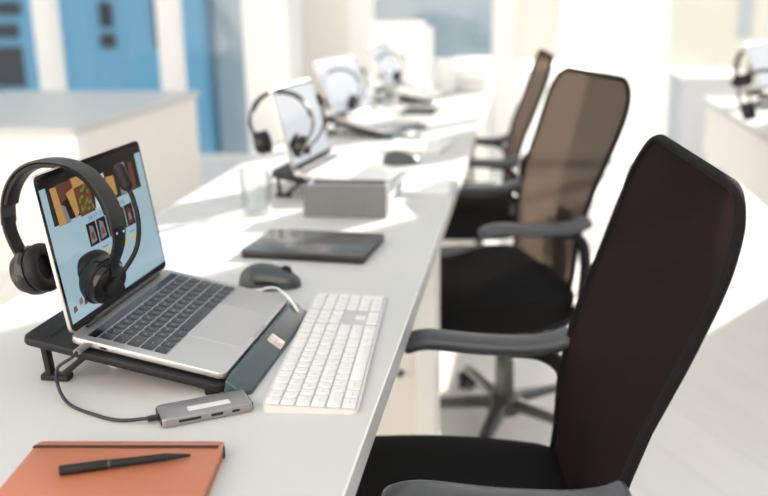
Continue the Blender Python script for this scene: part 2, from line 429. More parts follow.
# white cabinet beyond the desks
t = thing('filing_cabinet', 'white filing cabinet beyond the end of the desk row', 'cabinet', (-0.755, 5.75, 0))
b = MB(); b.box((0, 0, 0.505), (0.33, 0.45, 1.01), 0.006, 1); b.build('body', MT['white'], t, False)
for z in (0.2, 0.55, 0.9):
    b = MB(); b.box((0, -0.232, z), (0.33, 0.014, 0.32), 0.003, 1); dr = b.build('drawer', MT['white'], t, False)
    b = MB(); b.box((0, -0.245, z+0.1), (0.10, 0.012, 0.012), 0.003, 1); b.build('handle', MT['greycab'], dr, False)
t = thing('partition', 'pale grey partition cabinet standing before the right hand windows', 'cabinet', (1.12, 5.9, 0))
b = MB(); b.box((0, 0, 0.35), (0.36, 0.5, 0.70), 0.006, 1); b.build('body', MT['greycab'], t, False)
b = MB(); b.box((0, 0, 0.711), (0.40, 0.54, 0.022), 0.003, 1); b.build('cap', MT['white'], t, False)
b = MB(); b.box((0.09, FY-0.06, 2.1), (0.32, 0.02, 2.7), 0.003, 1); o = b.build('roller_blind', MT['pinkwall'], None, False)
tag(o, 'pale pink roller blind hanging beside the glaring window', 'blind')

# right hand desk row
t = thing('office_desk', 'white desk of the right hand row at the edge of the photo', 'desk', (1.22, 3.35, 0))
b = MB(); b.box((0, 0, DZ-0.0125), (0.80, 2.1, 0.025), 0.002, 1); b.build('desktop', MT['desk'], t, False)
b = MB(); b.box((-0.37, 0, 0.59), (0.02, 2.04, 0.23), 0.002, 1); b.build('apron', MT['panel'], t, False)
b = MB(); b.box((0.37, 0, 0.59), (0.02, 2.04, 0.23), 0.002, 1); b.build('apron', MT['panel'], t, False)
for sx_ in (-1, 1):
    for sy in (-1, 1):
        b = MB(); b.box((sx_*0.34, sy*0.98, 0.352), (0.05, 0.05, 0.704), 0.003, 1); b.build('leg', MT['white'], t, False)

# ============================================================ OFFICE CHAIR (faces -X, origin at floor)
PROF = [(0.40, 0.070), (0.46, 0.092), (0.52, 0.100), (0.60, 0.104), (0.67, 0.117), (0.74, 0.137), (0.82, 0.168), (0.90, 0.196), (0.97, 0.217), (1.02, 0.228)]
def prof(z):
    for (z0, x0), (z1, x1) in zip(PROF, PROF[1:]):
        if z <= z1:
            t = (z-z0)/(z1-z0); return x0+(x1-x0)*t
    return PROF[-1][1]
ZB, ZT = 0.43, 1.000
def halfw(z):
    t = (z-ZB)/(ZT-ZB); w = 0.202+0.046*min(1, t*1.25)
    R = 0.085
    if z > ZT-R: q = (z-(ZT-R))/R; w -= R*(1-math.sqrt(max(0, 1-q*q)))
    return w
def backpt(z, y, off=0.0):
    return Vector((prof(z)-0.12*y*y+off, y, z))
def make_chair(label, loc, rz, group=None):
    t = thing('office_chair', label, 'chair', loc, rz, group)
    # mesh panel: thin slab following the profile
    b = bmesh.new(); NZ, NY = 46, 22
    zs = [ZB+(ZT-ZB)*(1-(1-i/NZ)**1.6) for i in range(NZ+1)]; zs[-1] = ZT-0.0002
    L = []
    for off in (0.006,):
        g = []
        for z in zs:
            hw = halfw(z)
            g.append([b.verts.new(backpt(z, hw*(2*j/NY-1), off)) for j in range(NY+1)])
        L.append(g)
    for g in L:
        for i in range(NZ):
            for j in range(NY): b.faces.new((g[i][j], g[i+1][j], g[i+1][j+1], g[i][j+1]))
    bmesh.ops.recalc_face_normals(b, faces=b.faces)
    mb = MB(); mb.merge(b); mb.build('backrest', MT['dense'], t)
    # rim
    path = []
    for k in range(25): z = ZB+(ZT-0.085-ZB)*k/25; path.append(backpt(z, halfw(z), 0.006))
    for k in range(13):
        a = PI/2*k/12; z = ZT-0.085+0.085*math.sin(a); y = halfw(ZT-0.085)-0.085+0.085*math.cos(a); path.append(backpt(min(z, 1.02), y, 0.006))
    left = [Vector((p.x, -p.y, p.z)) for p in reversed(path)]
    mb = MB(); mb.sweep(path+left, 0.012, 0.013, (1, 0, 0.25), seg=12, sq=1.3); mb.build('back_frame', MT['seat'], t)
    mb = MB(); mb.sweep(spline([(0.0, 0, 0.37), (0.06, 0, 0.375), (0.13, 0, 0.40), (0.15, 0, 0.47), (0.148, 0, 0.56), (0.165, 0, 0.64)], 6), 0.075, 0.02, (1, 0, 0.1), seg=12, sq=2)
    mb.build('back_support', MT['frame'], t)
    # seat
    b = bmesh.new(); NX, NY = 22, 18; T_, B_ = [], []
    for i in range(NX+1):
        u = -1+2*i/NX; r1, r2 = [], []
        for j in range(NY+1):
            v = -1+2*j/NY
            # squircle mapping
            x = u*math.sqrt(max(0, 1-0.28*v*v)); y = v*math.sqrt(max(0, 1-0.28*u*u))
            e_ = max(abs(u), abs(v))**6
            z = 0.506-0.034*e_-0.010*(1-v*v)*0.6-0.018*max(0, -u-0.5)**2*4
            X, Y = -0.105+x*0.235*1.04, y*0.258*1.04
            r1.append(b.verts.new((X, Y, z))); r2.append(b.verts.new((X*0.98-0.002, Y*0.97, 0.395-0.01*(1-e_))))
        T_.append(r1); B_.append(r2)
    for G in (T_, B_):
        for i in range(NX):
            for j in range(NY): b.faces.new((G[i][j], G[i+1][j], G[i+1][j+1], G[i][j+1]))
    for i in range(NX):
        for j in (0, NY): b.faces.new((T_[i][j], T_[i+1][j], B_[i+1][j], B_[i][j]))
    for j in range(NY):
        for i in (0, NX): b.faces.new((T_[i][j], T_[i][j+1], B_[i][j+1], B_[i][j]))
    bmesh.ops.recalc_face_normals(b, faces=b.faces)
    mb = MB(); mb.merge(b); mb.build('seat', MT['seat'], t, ang=60)
    mb = MB(); mb.vbox((-0.10, 0, 0.385), (0.44, 0.44, 0.025), 0.07, 0.006); mb.box((-0.04, 0, 0.352), (0.20, 0.14, 0.045), 0.012); sp = mb.build('seat_pan', MT['frame'], t)
    mb = MB(); mb.cyl((-0.06, 0.06, 0.355), (-0.06, 0.24, 0.345), 0.005); mb.box((-0.06, 0.25, 0.343), (0.03, 0.06, 0.01), 0.004); mb.build('lever', MT['black'], sp)
    # armrests
    for s in (-1, 1):
        y = s*0.243
        pth = spline([(-0.152, y, 0.648), (-0.112, y, 0.659), (-0.03, y, 0.652), (0.05, y, 0.650), (0.095, y, 0.656), (0.122, y, 0.668)], 6)
        n = len(pth); sc = [0.62]+[0.9]+[1]*(n-4)+[0.95, 0.8]
        mb = MB(); mb.sweep(pth, 0.052, 0.030, (0, 0, 1), seg=16, sq=1.25, scale=sc)
        ar = mb.build('armrest', MT['arm'], t)
        pth = spline([(0.02, y, 0.643), (0.072, y, 0.638), (0.108, y, 0.612), (0.119, y, 0.56), (0.121, y*0.99, 0.49), (0.115, y*0.98, 0.445), (0.085, y*0.97, 0.415), (0.04, y*0.95, 0.398), (-0.05, y*0.94, 0.392), (-0.20, y*0.94, 0.392), (-0.25, y*0.93, 0.398)], 6)
        mb = MB(); mb.sweep(pth, 0.036, 0.024, (0.1, 0, 1), seg=12, sq=1.3); mb.build('arm_frame', MT['frame'], ar)
    # column and base
    mb = MB(); mb.cyl((0, 0, 0.20), (0, 0, 0.345), 0.017, seg=20); mb.cyl((0, 0, 0.085), (0, 0, 0.225), 0.029, 0.026, seg=24, bev=0.002); mb.build('gas_lift', MT['base'], t)
    mb = MB(); mb.lathe([(0.046, 0.058), (0.050, 0.066), (0.047, 0.10), (0.036, 0.112), (0.029, 0.115)]); hub = mb.build('base_hub', MT['base'], t)
    for k in range(5):
        a = math.radians(22+72*k); R = Matrix.Rotation(a, 4, 'Z')
        mb = MB(); mb.sweep([(0.02, 0, 0.088), (0.10, 0, 0.086), (0.20, 0, 0.078), (0.29, 0, 0.068), (0.305, 0, 0.066)], 0.046, 0.030, (0, 0, 1), seg=12, sq=1.6, scale=[1.1, 1, .8, .68, .5], T=R)
        mb.build('leg', MT['base'], t)
        mb = MB(); mb.cyl((0.288, 0, 0.045), (0.288, 0, 0.068), 0.006)
        for q in (-1, 1): mb.cyl((0.30, q*0.008, 0.026), (0.30, q*0.024, 0.026), 0.026, bev=0.003, seg=20)
        mb.sweep([(0.27, 0, 0.03), (0.278, 0, 0.05), (0.30, 0, 0.057), (0.325, 0, 0.045)], 0.03, 0.006, (0, 0, 1), seg=8)
        for v in mb.bm.verts: v.co = R @ v.co
        mb.build('caster', MT['frame'], t)
    return t
CX = -0.030
chair = make_chair('black office chair nearest the camera, pushed up to the desk edge', (CX+0.016, 1.146, 0), math.radians(5))
def chair_copy(label, loc, rz):
    c = dup(chair); c.location = loc; c.rotation_euler = (0, 0, rz); c['label'] = label
    for k in kids(c):
        if k.name.startswith(('backrest', 'back_frame')): k.material_slots[0].link = 'OBJECT'; k.material_slots[0].material = MT['mesh']
    return c
chair_copy('second black office chair, turned slightly, with see-through mesh back, flare veil painted in as brown', (-0.033, 2.375, 0), math.radians(20))
chair_copy('third office chair, seen edge-on between the second chair and the far windows', (-0.150, 3.28, 0), math.radians(5))

# ============================================================ LAPTOPS (local: +X user's right, +Y away from user, origin front-left foot on support)
LW, LD = 0.296, 0.2065
ROWS = [
    [('esc', 1.0)]+[('', 1.0)]*0,
]
LAP_ROWS = [
    [(c, 1.0) for c in '`1234567890-=']+[('delete', 1.5)],
    [('tab', 1.5)]+[(c, 1.0) for c in 'QWERTYUIOP[]\\'],
    [('caps', 1.75)]+[(c, 1.0) for c in "ASDFGHJKL;'"]+[('return', 1.75)],
    [('shift', 2.25)]+[(c, 1.0) for c in 'ZXCVBNM,./']+[('shift', 2.25)],
    [('fn', 1.0), ('ctrl', 1.0), ('opt', 1.0), ('cmd', 1.25), ('', 5.0), ('cmd', 1.25), ('opt', 1.0), ('<', 1.0), ('v', 1.0), ('>', 1.0)],
]
def key_obj(label, cx, cy, kw, kh, z, th, mk, ml, parent, r=0.0022, ts=0.0052):
    b = MB(); b.vbox((0, 0, th/2), (kw, kh, th), r, 0.0003, 3, m=mk)
    if label:
        tb = text_bm(label, ts if len(label) < 2 else ts*0.55)
        b.merge(tb, Matrix.Translation((0, 0, th+0.00012)), ml)
    o = b.build('key', None, parent, ang=50); o.location = (cx, cy, z); return o

def make_laptop(label, loc, rz, tilt, lean, detail=True, group=None, bright=False):
    t = thing('laptop', label, 'laptop', loc, rz, group)
    t.rotation_euler = Euler((tilt, 0, rz), 'XYZ')       # local X = row direction, tilt lifts the back
    b = MB(); b.vbox((LW/2, LD/2, 0.0071), (LW, LD, 0.0088), 0.010, 0.0015, m=MT['alu'])
    kx0, kx1 = 0.0135, LW-0.0135; ky1 = LD-0.024; kh_all = 0.100
    b.build('base', None, t)
    for fx in (0.03, LW-0.03):
        for fy in (0.025, LD-0.025):
            b = MB(); b.cyl((fx, fy, -0.0008), (fx, fy, 0.003), 0.007, seg=14); b.build('foot', MT['rubber'], t)
    DT = 0.0116
    u = (kx1-kx0)/14.5
    b = MB(); b.box(((kx0+kx1)/2, LD-0.0175-0.0055, DT), (kx1-kx0, 0.012, 0.0006)); b.build('touch_bar', MT['bezel'], t, False)
    b = MB(); b.box(((kx0+kx1)/2, LD-0.031-2.5*u, DT-0.0001), (kx1-kx0+0.001, 5*u+0.002, 0.0004)); b.build('key_well', MT['alu2'], t, False)
    b = MB(); b.vbox((LW/2, 0.046, DT), (0.128, 0.077, 0.0004), 0.004); b.build('trackpad', MT['alu'], t, False)
    b = MB(); b.box((LW/2, 0.002, DT-0.001), (0.05, 0.006, 0.003), 0.001); b.build('notch', MT['alu2'], t, False)
    if detail:
        for r, row in enumerate(LAP_ROWS):
            x = kx0; cy = LD-0.031-(r+0.5)*u
            for lb, w_ in row:
                key_obj(lb, x+w_*u/2, cy, w_*u-0.0026, u-0.0028, DT, 0.0012, MT['key'], MT['legend'], t)
                x += w_*u
    else:
        b = MB()
        for r, row in enumerate(LAP_ROWS):
            x = kx0; cy = LD-0.031-(r+0.5)*u
            for lb, w_ in row:
                b.box((x+w_*u/2, cy, DT+0.0004), (w_*u-0.0028, u-0.003, 0.0012)); x += w_*u
        tag(b.build('key', MT['well'], t, False), kind='stuff')
    b = MB(); b.box((-0.0002, LD-0.046, 0.0062), (0.001, 0.009, 0.0028), 0.0004); b.box((-0.0002, LD-0.024, 0.0062), (0.001, 0.009, 0.0028), 0.0004)
    b.build('port', MT['port'], t, False)
    b = MB(); b.cyl((0.035, LD-0.004, 0.0135), (LW-0.035, LD-0.004, 0.0135), 0.0042, seg=16); b.build('hinge', MT['bezel'], t)
    # lid
    lid = MB(); H = LD-0.002; th = 0.0048
    T = Matrix.Translation((0, LD-0.004, 0.014)) @ Matrix.Rotation(lean, 4, 'X') @ Matrix.Rotation(PI/2, 4, 'X')
    # in lid frame: X along, Y up, Z towards user
    lid.vbox((LW/2, H/2, -th/2), (LW, H, th), 0.010, 0.001, T=T, m=MT['edge'])
    lo = lid.build('lid', None, t)
    b = MB(); b.vbox((LW/2, H/2, 0.0003), (LW-0.003, H-0.003, 0.0006), 0.009, T=T); b.build('bezel', MT['bezel'], lo, False)
    b = MB(); z = 0.0009; x0, x1, y0, y1 = 0.0055, LW-0.0055, 0.012, H-0.009
    def R(a0, a1, c0, c1, m_, dz=0.0):
        b.quad([T @ Vector(p) for p in ((a0, c0, z+dz), (a1, c0, z+dz), (a1, c1, z+dz), (a0, c1, z+dz))], MT[m_])
    R(x0, x1, y0, y1, 's_glare' if bright else 's_blue')
    if detail:
        W_, H_ = x1-x0, y1-y0
        def P(a0, a1, c0, c1, m_, dz=0.0001): R(x0+a0*W_, x0+a1*W_, y0+c0*H_, y0+c1*H_, m_, dz)
        def Q(pts, m_, dz=0.0003): b.quad([T @ Vector((x0+a*W_, y0+c*H_, z+dz)) for a, c in pts], MT[m_])
        P(0.0, 1.0, 0.945, 1.0, 's_dark', 0.0001)
        P(0.05, 0.93, 0.675, 0.945, 's_dark', 0.0001)
        Q([(0.09, 0.66), (0.15, 0.66), (0.13, 0.93), (0.08, 0.93)], 's_cheese'); Q([(0.15, 0.66), (0.19, 0.66), (0.17, 0.78), (0.14, 0.8)], 's_grey')
        Q([(0.14, 0.80), (0.27, 0.86), (0.27, 0.94), (0.13, 0.94)], 's_brown')
        Q([(0.20, 0.86), (0.24, 0.66), (0.275, 0.70), (0.27, 0.88)], 's_cheese', 0.0004)
        Q([(0.27, 0.87), (0.40, 0.88), (0.37, 0.945), (0.26, 0.945)], 's_cheese')
        Q([(0.28, 0.66), (0.42, 0.66), (0.41, 0.88), (0.27, 0.87)], 's_brown', 0.0002)
        for k in range(26):
            gx, gy = 0.29+random.random()*0.11, 0.67+random.random()*0.19
            Q([(gx, gy), (gx+0.014, gy+0.004), (gx+0.014, gy+0.024), (gx, gy+0.022)], 's_green', 0.0005)
        Q([(0.43, 0.67), (0.56, 0.66), (0.57, 0.90), (0.46, 0.88)], 's_white', 0.0002)
        Q([(0.48, 0.74), (0.55, 0.72), (0.55, 0.87), (0.49, 0.86)], 's_red', 0.0004)
        Q([(0.57, 0.70), (0.66, 0.70), (0.66, 0.85), (0.58, 0.86)], 's_cheese', 0.0004)
        Q([(0.70, 0.68), (0.80, 0.68), (0.80, 0.92), (0.72, 0.92)], 's_grey', 0.0004)
        Q([(0.83, 0.68), (0.88, 0.68), (0.88, 0.9), (0.83, 0.9)], 's_brown', 0.0004)
        tb = text_bm('SHOP OUR SELECTION', 0.0105)
        b.merge(tb, T @ Matrix.Translation((x0+0.52*W_, y0+0.625*H_, z+0.0006)), MT['s_ink'])
        for k in range(5):
            a = 0.30+k*0.098; P(a, a+0.090, 0.425, 0.595, 's_dark', 0.0002)
            Q([(a+0.015, 0.44), (a+0.07, 0.45), (a+0.06, 0.56), (a+0.025, 0.58)], ('s_grey', 's_grey', 's_brown', 's_grey', 's_brown')[k])
            Q([(a+0.03, 0.47), (a+0.055, 0.47), (a+0.05, 0.53), (a+0.03, 0.52)], ('s_brown', 's_red', 's_cheese', 's_brown', 's_grey')[k], 0.0005)
            P(a+0.008, a+0.07, 0.315, 0.345, 's_yel', 0.0002); P(a+0.008, a+0.06, 0.375, 0.385, 's_grey', 0.0002)
        for k, (a, c, m_) in enumerate([(0.03, .06, 's_brown'), (0.09, .09, 's_grey'), (0.13, .07, 's_brown'), (0.17, .12, 's_ink'), (0.2, .07, 's_cheese'), (0.25, .10, 's_brown'), (0.31, .06, 's_grey'), (.36, .1, 's_red')]):
            Q([(a, c), (a+0.035, c+0.01), (a+0.03, c+0.05), (a+0.005, c+0.045)], m_)
    b.build('display', None, lo, False)
    return t
def lap_loc(hx, hy, hz, rz, tilt):
    # give hinge near corner (top of base), return the origin (front-left bottom)
    M = Euler((tilt, 0, rz), 'XYZ').to_matrix()
    return Vector((hx, hy, hz)) - M @ Vector((0, LD, 0.0116))
YAW = math.radians(90-1.3)
TILT = math.radians(-11.0)
# local X -> +Y world, local Y -> -X world; rotation about local X lifts the far (hinge) side
TILT = math.radians(11.0)
LH = (-0.5575, 0.990, DZ+0.0660)
# lid leans back (away from user) by 8.5 degrees from vertical in the world; base is tilted up at back by TILT
laptop = make_laptop('open silver laptop with a food web page on screen, nearest the camera', lap_loc(*LH, YAW, TILT), YAW, TILT, -math.radians(8.5)-TILT, True)

# ------------------------------------------------------------ laptop stand
def make_stand(label, lap, group=None, detail=True):
    # same frame as the laptop: its top plane is the laptop's underside
    t = thing('laptop_stand', label, 'laptop stand', lap.location, 0, group); t.rotation_euler = lap.rotation_euler
    W = LW+0.012; x0 = -0.008; x1 = x0+W
    y0, y1 = -0.004, LD+0.062
    b = MB(); b.vbox(((x0+x1)/2, (y0+y1)/2, -0.0065), (W, y1-y0, 0.011), 0.014, 0.003); pl = b.build('plate', MT['stand'], t)
    if detail:
        b = MB(); b.box((x0+0.045, y1-0.028, -0.0008), (0.055, 0.006, 0.0012), 0.0004); b.build('vent_slot', MT['black'], t, False)
    # front lip, sloping down toward the user
    b = bmesh.new()
    sec = [(0.0, -0.012), (0.0, 0.0095), (-0.005, 0.0098), (-0.032, -0.003), (-0.034, -0.012)]
    rings = []
    ins = [0.0, 0.006]
    xs = [(x0+0.002, 0.0), (x0+0.012, 1.0), (x1-0.012, 1.0), (x1-0.002, 0.0)]
    for xx, k in xs:
        rings.append([b.verts.new((xx, -0.003+yy*(0.55+0.45*k), zz if k else min(zz, 0.006))) for yy, zz in sec])
    for a, c in zip(rings, rings[1:]):
        for i in range(5): b.faces.new((a[i], a[(i+1) % 5], c[(i+1) % 5], c[i]))
    b.faces.new(rings[0]); b.faces.new(list(reversed(rings[-1]))); bmesh.ops.recalc_face_normals(b, faces=b.faces)
    bmesh.ops.bevel(b, geom=list(b.edges), offset=0.0012, segments=2, profile=0.5, affect='EDGES')
    mb = MB(); mb.merge(b); lp = mb.build('front_lip', MT['lip'], t)
    if detail:
        sl = math.atan2(0.0138, 0.031)
        T = Matrix.Translation((x0+W*0.50, -0.0235, 0.0032)) @ Matrix.Rotation(sl, 4, 'X')
        mb = MB(); mb.vbox((0, 0, 0), (0.026, 0.023, 0.0016), 0.003, 0.0004, T=T, m=MT['badge'])
        # a little script-like mark
        mb.sweep(spline([T @ Vector(p) for p in ((-0.007, -0.004, 0.001), (-0.004, 0.005, 0.001), (-0.001, -0.003, 0.001), (0.002, 0.003, 0.001), (0.005, -0.003, 0.001), (0.008, 0.004, 0.001))], 4), 0.0012, 0.0004, (0, 0, 1), seg=6, m=MT['wkey'])
        mb.build('badge', None, lp)
    # legs: folded struts to the desk. work in world, then bring to local
    Mi = (Matrix.Translation(t.location) @ t.rotation_euler.to_matrix().to_4x4()).inverted()
    Mw = Mi.inverted()
    for sx_ in (x0+0.020, x1-0.020):
        A = Mw @ Vector((sx_, y1-0.022, -0.010)); B = Mw @ Vector((sx_, y1-0.085, -0.010))
        foot = Vector((A.x+0.008, A.y, DZ+0.0045))
        mb = MB()
        mb.sweep([Mi @ p for p in (A, foot+Vector((-0.004, 0, 0.002)))], 0.014, 0.009, Mi.to_3x3() @ Vector((1, 0, 0)), seg=10, sq=2)
        mb.sweep([Mi @ p for p in (B, foot+Vector((0.012, 0, 0.002)))], 0.012, 0.008, Mi.to_3x3() @ Vector((1, 0, 0)), seg=10, sq=2)
        mb.sweep([Mi @ p for p in (foot+Vector((-0.014, 0, 0)), foot+Vector((0.022, 0, 0)))], 0.018, 0.009, Mi.to_3x3() @ Vector((0, 0, 1)), seg=10, sq=2)
        mb.build('leg', MT['stand'], t)
    # front foot pads
    for sx_ in (x0+0.03, x1-0.03):
        A = Mw @ Vector((sx_, 0.01, -0.012)); mb = MB(); mb.cyl(Mi @ A, Mi @ Vector((A.x, A.y, DZ)), 0.008, seg=14); mb.build('foot_pad', MT['rubber'], t)
    return t
stand = make_stand('black folding laptop stand with front lip tinted by a painted blue reflection under the nearest laptop', laptop)

# ============================================================ HEADSETS (X ear to ear, Z up, origin below centre at desk-ish base)
def make_headset(label, loc, rot, boom=1, group=None):
    t = thing('headset', label, 'headset', loc, 0, group); t.rotation_euler = rot
    half = [(0.0, 0.166), (0.026, 0.163), (0.050, 0.152), (0.069, 0.132), (0.0795, 0.108), (0.0822, 0.084)]
    pr = [(x, 0, z) for x, z in half]; pl = [(-x, 0, z) for x, z in reversed(half[1:])]
    P = spline(pl+pr, 8)
    def rad(): return None
    # up vector for the sweep is Y so that w is in-plane thickness; h is band depth
    b = MB(); b.sweep(P, 0.0035, 0.024, (0, 1, 0), seg=16, sq=2.5); band = b.build('headband', MT['greyband'], t)
    Pin = [p+(Vector((0, 0, 0.08))-p).normalized()*0.005 for p in P[8:-8]]
    b = MB(); b.sweep(Pin, 0.0075, 0.021, (0, 1, 0), seg=16, sq=1.6, scale=[0.5]+[1]*(len(Pin)-2)+[0.5]); b.build('band_cushion', MT['rubber'], t)
    for s in (-1, 1):
        b = MB(); b.sweep(spline([(s*0.0816, 0, 0.093), (s*0.0815, 0, 0.076), (s*0.075, 0, 0.058), (s*0.066, 0, 0.043)], 6), 0.0055, 0.0195, (0, 1, 0), seg=12, sq=2.2); sl = b.build('slider', MT['black'], t)
        b = MB(); b.cyl((s*0.0836, 0.006, 0.087), (s*0.0846, 0.006, 0.087), 0.0016, seg=10); b.cyl((s*0.0836, -0.006, 0.087), (s*0.0846, -0.006, 0.087), 0.0016, seg=10); b.build('rivet', MT['silverdot'], sl)
        # ear cup: axis pointing outward-down
        ax = Vector((s*0.92, -0.10, -0.30)).normalized(); c = Vector((s*0.046, 0, 0.029))
        R = ax.to_track_quat('Z', 'Y').to_matrix().to_4x4(); R.translation = c
        b = MB(); b.lathe([(0.024, -0.004), (0.029, -0.002), (0.031, 0.003), (0.030, 0.010), (0.026, 0.0125)], T=R)
        b.lathe([(0.0265, 0.0115), (0.0270, 0.015), (0.025, 0.020), (0.019, 0.0225), (0.006, 0.0215)], T=R); cup = b.build('ear_cup', MT['blackgloss'], t)
        b = MB(); b.lathe([(0.0272, 0.0108), (0.0282, 0.0112), (0.0282, 0.0126), (0.0272, 0.013)], T=R); b.build('trim_ring', MT['greyband'], cup)
        tor = []
        for k in range(25):
            a = 2*PI*k/25; tor.append(R @ Vector((0.0225*math.cos(a), 0.0225*math.sin(a), -0.010)))
        b = MB(); b.sweep(tor, 0.0165, 0.0165, tuple(ax), seg=14, sq=1.1, closed=True); b.build('ear_pad', MT['rubber'], cup)
        b = MB(); b.lathe([(0.001, -0.005), (0.018, -0.005), (0.018, -0.003), (0.001, -0.003)], T=R); b.build('speaker_grille', MT['black'], cup)
        b = MB(); b.sweep(spline([(s*0.070, 0, 0.052), (s*0.068, 0.0, 0.040), tuple(c+ax*0.014)], 5), 0.010, 0.016, (0, 1, 0), seg=10, sq=1.5); b.build('yoke', MT['black'], cup)
    s = boom
    pts = [(s*0.072, -0.004, 0.026), (s*0.088, -0.002, 0.044), (s*0.104, 0.002, 0.070), (s*0.109, 0.003, 0.100), (s*0.104, 0.003, 0.128), (s*0.098, 0.002, 0.142)]
    b = MB(); b.cyl((s*0.060, 0.004, 0.020), (s*0.076, -0.004, 0.018), 0.011, 0.010, bev=0.001); b.sweep(spline(pts, 6), 0.0058, 0.0048, (0, 1, 0), seg=10); bo = b.build('boom', MT['black'], t)
    b = MB(); b.sweep(spline([(s*0.100, 0.002, 0.137), (s*0.096, 0.001, 0.149), (s*0.089, 0.0, 0.166)], 5), 0.0135, 0.011, (0, 1, 0), seg=14, sq=1.4, scale=[.5, .8, 1, 1, 1, 1, 1, 1, 1, .85, .5]); b.build('microphone', MT['rubber'], bo)
    return t
headset = make_headset('black headset with boom microphone hung over the lid of the nearest laptop', (-0.598, 1.075, DZ+0.089), (0, 0, math.radians(-14)), 1)
headset.scale = (1.12, 1.12, 1.12)

# ============================================================ WIRELESS KEYBOARD
KTH = 0.0684
c_, s_ = math.cos(KTH), math.sin(KTH)
kb0 = Vector((-0.2965+0.1149*c_, 0.9405+0.1149*s_, DZ))
kb = thing('wireless_keyboard', 'white full-size wireless keyboard lying along the desk edge', 'keyboard', kb0, PI/2+KTH)
KW, KD = 0.4187, 0.1149
b = bmesh.new()
bmesh.ops.create_cube(b, size=1)
for v in b.verts: v.co = Vector((v.co.x*KW+KW/2, v.co.y*KD+KD/2, (v.co.z+0.5)*(0.0052 if v.co.y < 0 else 0.0095)))
ve = [e for e in b.edges if abs((e.verts[0].co-e.verts[1].co).z) > 0.003 and abs((e.verts[0].co-e.verts[1].co).y) < .001 and abs((e.verts[0].co-e.verts[1].co).x) < .001]
bmesh.ops.bevel(b, geom=ve, offset=0.008, segments=5, profile=0.5, affect='EDGES')
mb = MB(); mb.merge(b)
mb.build('case', MT['wbase'], kb, ang=50)
slope = math.atan2(0.0043, KD)
U = 0.0183
KR = [
    (5, 0, [('esc', 15/14)]+[('F%d' % i, 15/14) for i in range(1, 13)]+[('', 15/14)]),
    (4, 0, [(c, 1) for c in '`1234567890-=']+[('delete', 2)]),
    (3, 0, [('tab', 1.5)]+[(c, 1) for c in 'QWERTYUIOP[]']+[('\\', 1.5)]),
    (2, 0, [('caps', 1.75)]+[(c, 1) for c in "ASDFGHJKL;'"]+[('return', 2.25)]),
    (1, 0, [('shift', 2.25)]+[(c, 1) for c in 'ZXCVBNM,./']+[('shift', 2.75)]),
    (0, 0, [('control', 1.5), ('option', 1.25), ('command', 1.5), ('', 6.5), ('command', 1.5), ('option', 1.25), ('control', 1.5)]),
    (5, 15.25, [('F13', 1), ('F14', 1), ('F15', 1)]), (4, 15.25, [('fn', 1), ('home', 1), ('pg', 1)]), (3, 15.25, [('del', 1), ('end', 1), ('pg', 1)]),
    (1, 16.25, [('^', 1)]), (0, 15.25, [('<', 1), ('v', 1), ('>', 1)]),
    (5, 18.5, [('F16', 1), ('F17', 1), ('F18', 1), ('F19', 1)]), (4, 18.5, [('clear', 1), ('=', 1), ('/', 1), ('*', 1)]),
    (3, 18.5, [('7', 1), ('8', 1), ('9', 1), ('-', 1)]), (2, 18.5, [('4', 1), ('5', 1), ('6', 1), ('+', 1)]),
    (1, 18.5, [('1', 1), ('2', 1), ('3', 1)]), (0, 18.5, [('0', 2), ('.', 1)]), (0, 21.5, [('enter', -1)]),
]
for row, xo, ks in KR:
    x = 0.0035+xo*U
    for lb, w_ in ks:
        hgt = 1
        if w_ < 0: w_ = 1; hgt = 2
        cy = 0.0028+(row+hgt/2)*U
        o = key_obj(lb, x+w_*U/2, cy, w_*U-0.0022, hgt*U-0.0022, 0.0053+cy*math.tan(slope), 0.0016, MT['wkey'], MT['glegend'], kb, 0.0025, 0.006)
        o.rotation_euler = (slope, 0, 0)
        x += w_*U
b = MB()
b.quad([(0.0035, 0.003, 0.00535), (KW-0.0035, 0.003, 0.00535), (KW-0.0035, KD-0.003, 0.00535+(KD-.003)*math.tan(slope)-.0), (0.0035, KD-0.003, 0.00535+(KD-.003)*math.tan(slope))])
b.build('key_bed', MT['well'], kb, False)

# ============================================================ SMALL THINGS ON THE FIRST DESK
# USB hub with its cable
hA, hB = Vector((-0.4080, 0.9035, 0)), Vector((-0.3190, 0.9595, 0))
hdir = (hB-hA).normalized(); hub = thing('usb_hub', 'grey aluminium USB hub with a black cable, lying before the keyboard', 'usb hub', ((hA+hB)/2)+Vector((0, 0, DZ)), math.atan2(hdir.y, hdir.x))
HL, HW = 0.107, 0.045
b = MB(); b.vbox((0, 0, 0.0062), (HL, HW, 0.0115), 0.005, 0.0028, m=MT['hub']); b.build('case', None, hub)
b = MB()
for px, pw in ((-0.022, 0.026), (0.010, 0.014), (0.032, 0.009)): b.box((px, -HW/2-0.0001, 0.0065), (pw, 0.0012, 0.003), 0.0003)
b.build('port', MT['port'], hub, False)
b = MB(); b.box((0.004, -0.006, 0.01205), (0.05, 0.012, 0.0003)); b.build('sticker', MT['sticker'], hub, False)
b = MB(); b.vbox((HL/2-0.0008, 0, 0.0062), (0.003, HW-0.008, 0.0075), 0.001); b.vbox((-HL/2+0.0008, 0, 0.0062), (0.003, HW-0.008, 0.0075), 0.001); b.build('end_cap', MT['black'], hub)
Mh = (Matrix.Translation(hub.location) @ hub.rotation_euler.to_matrix().to_4x4()); Mhi = Mh.inverted()
Ml = Matrix.Translation(laptop.location) @ laptop.rotation_euler.to_matrix().to_4x4()
pl0 = Ml @ Vector((-0.026, LD-0.024, 0.0062)); pl1 = Ml @ Vector((-0.0008, LD-0.024, 0.0062))
start = Mh @ Vector((-HL/2-0.001, 0, 0.006))
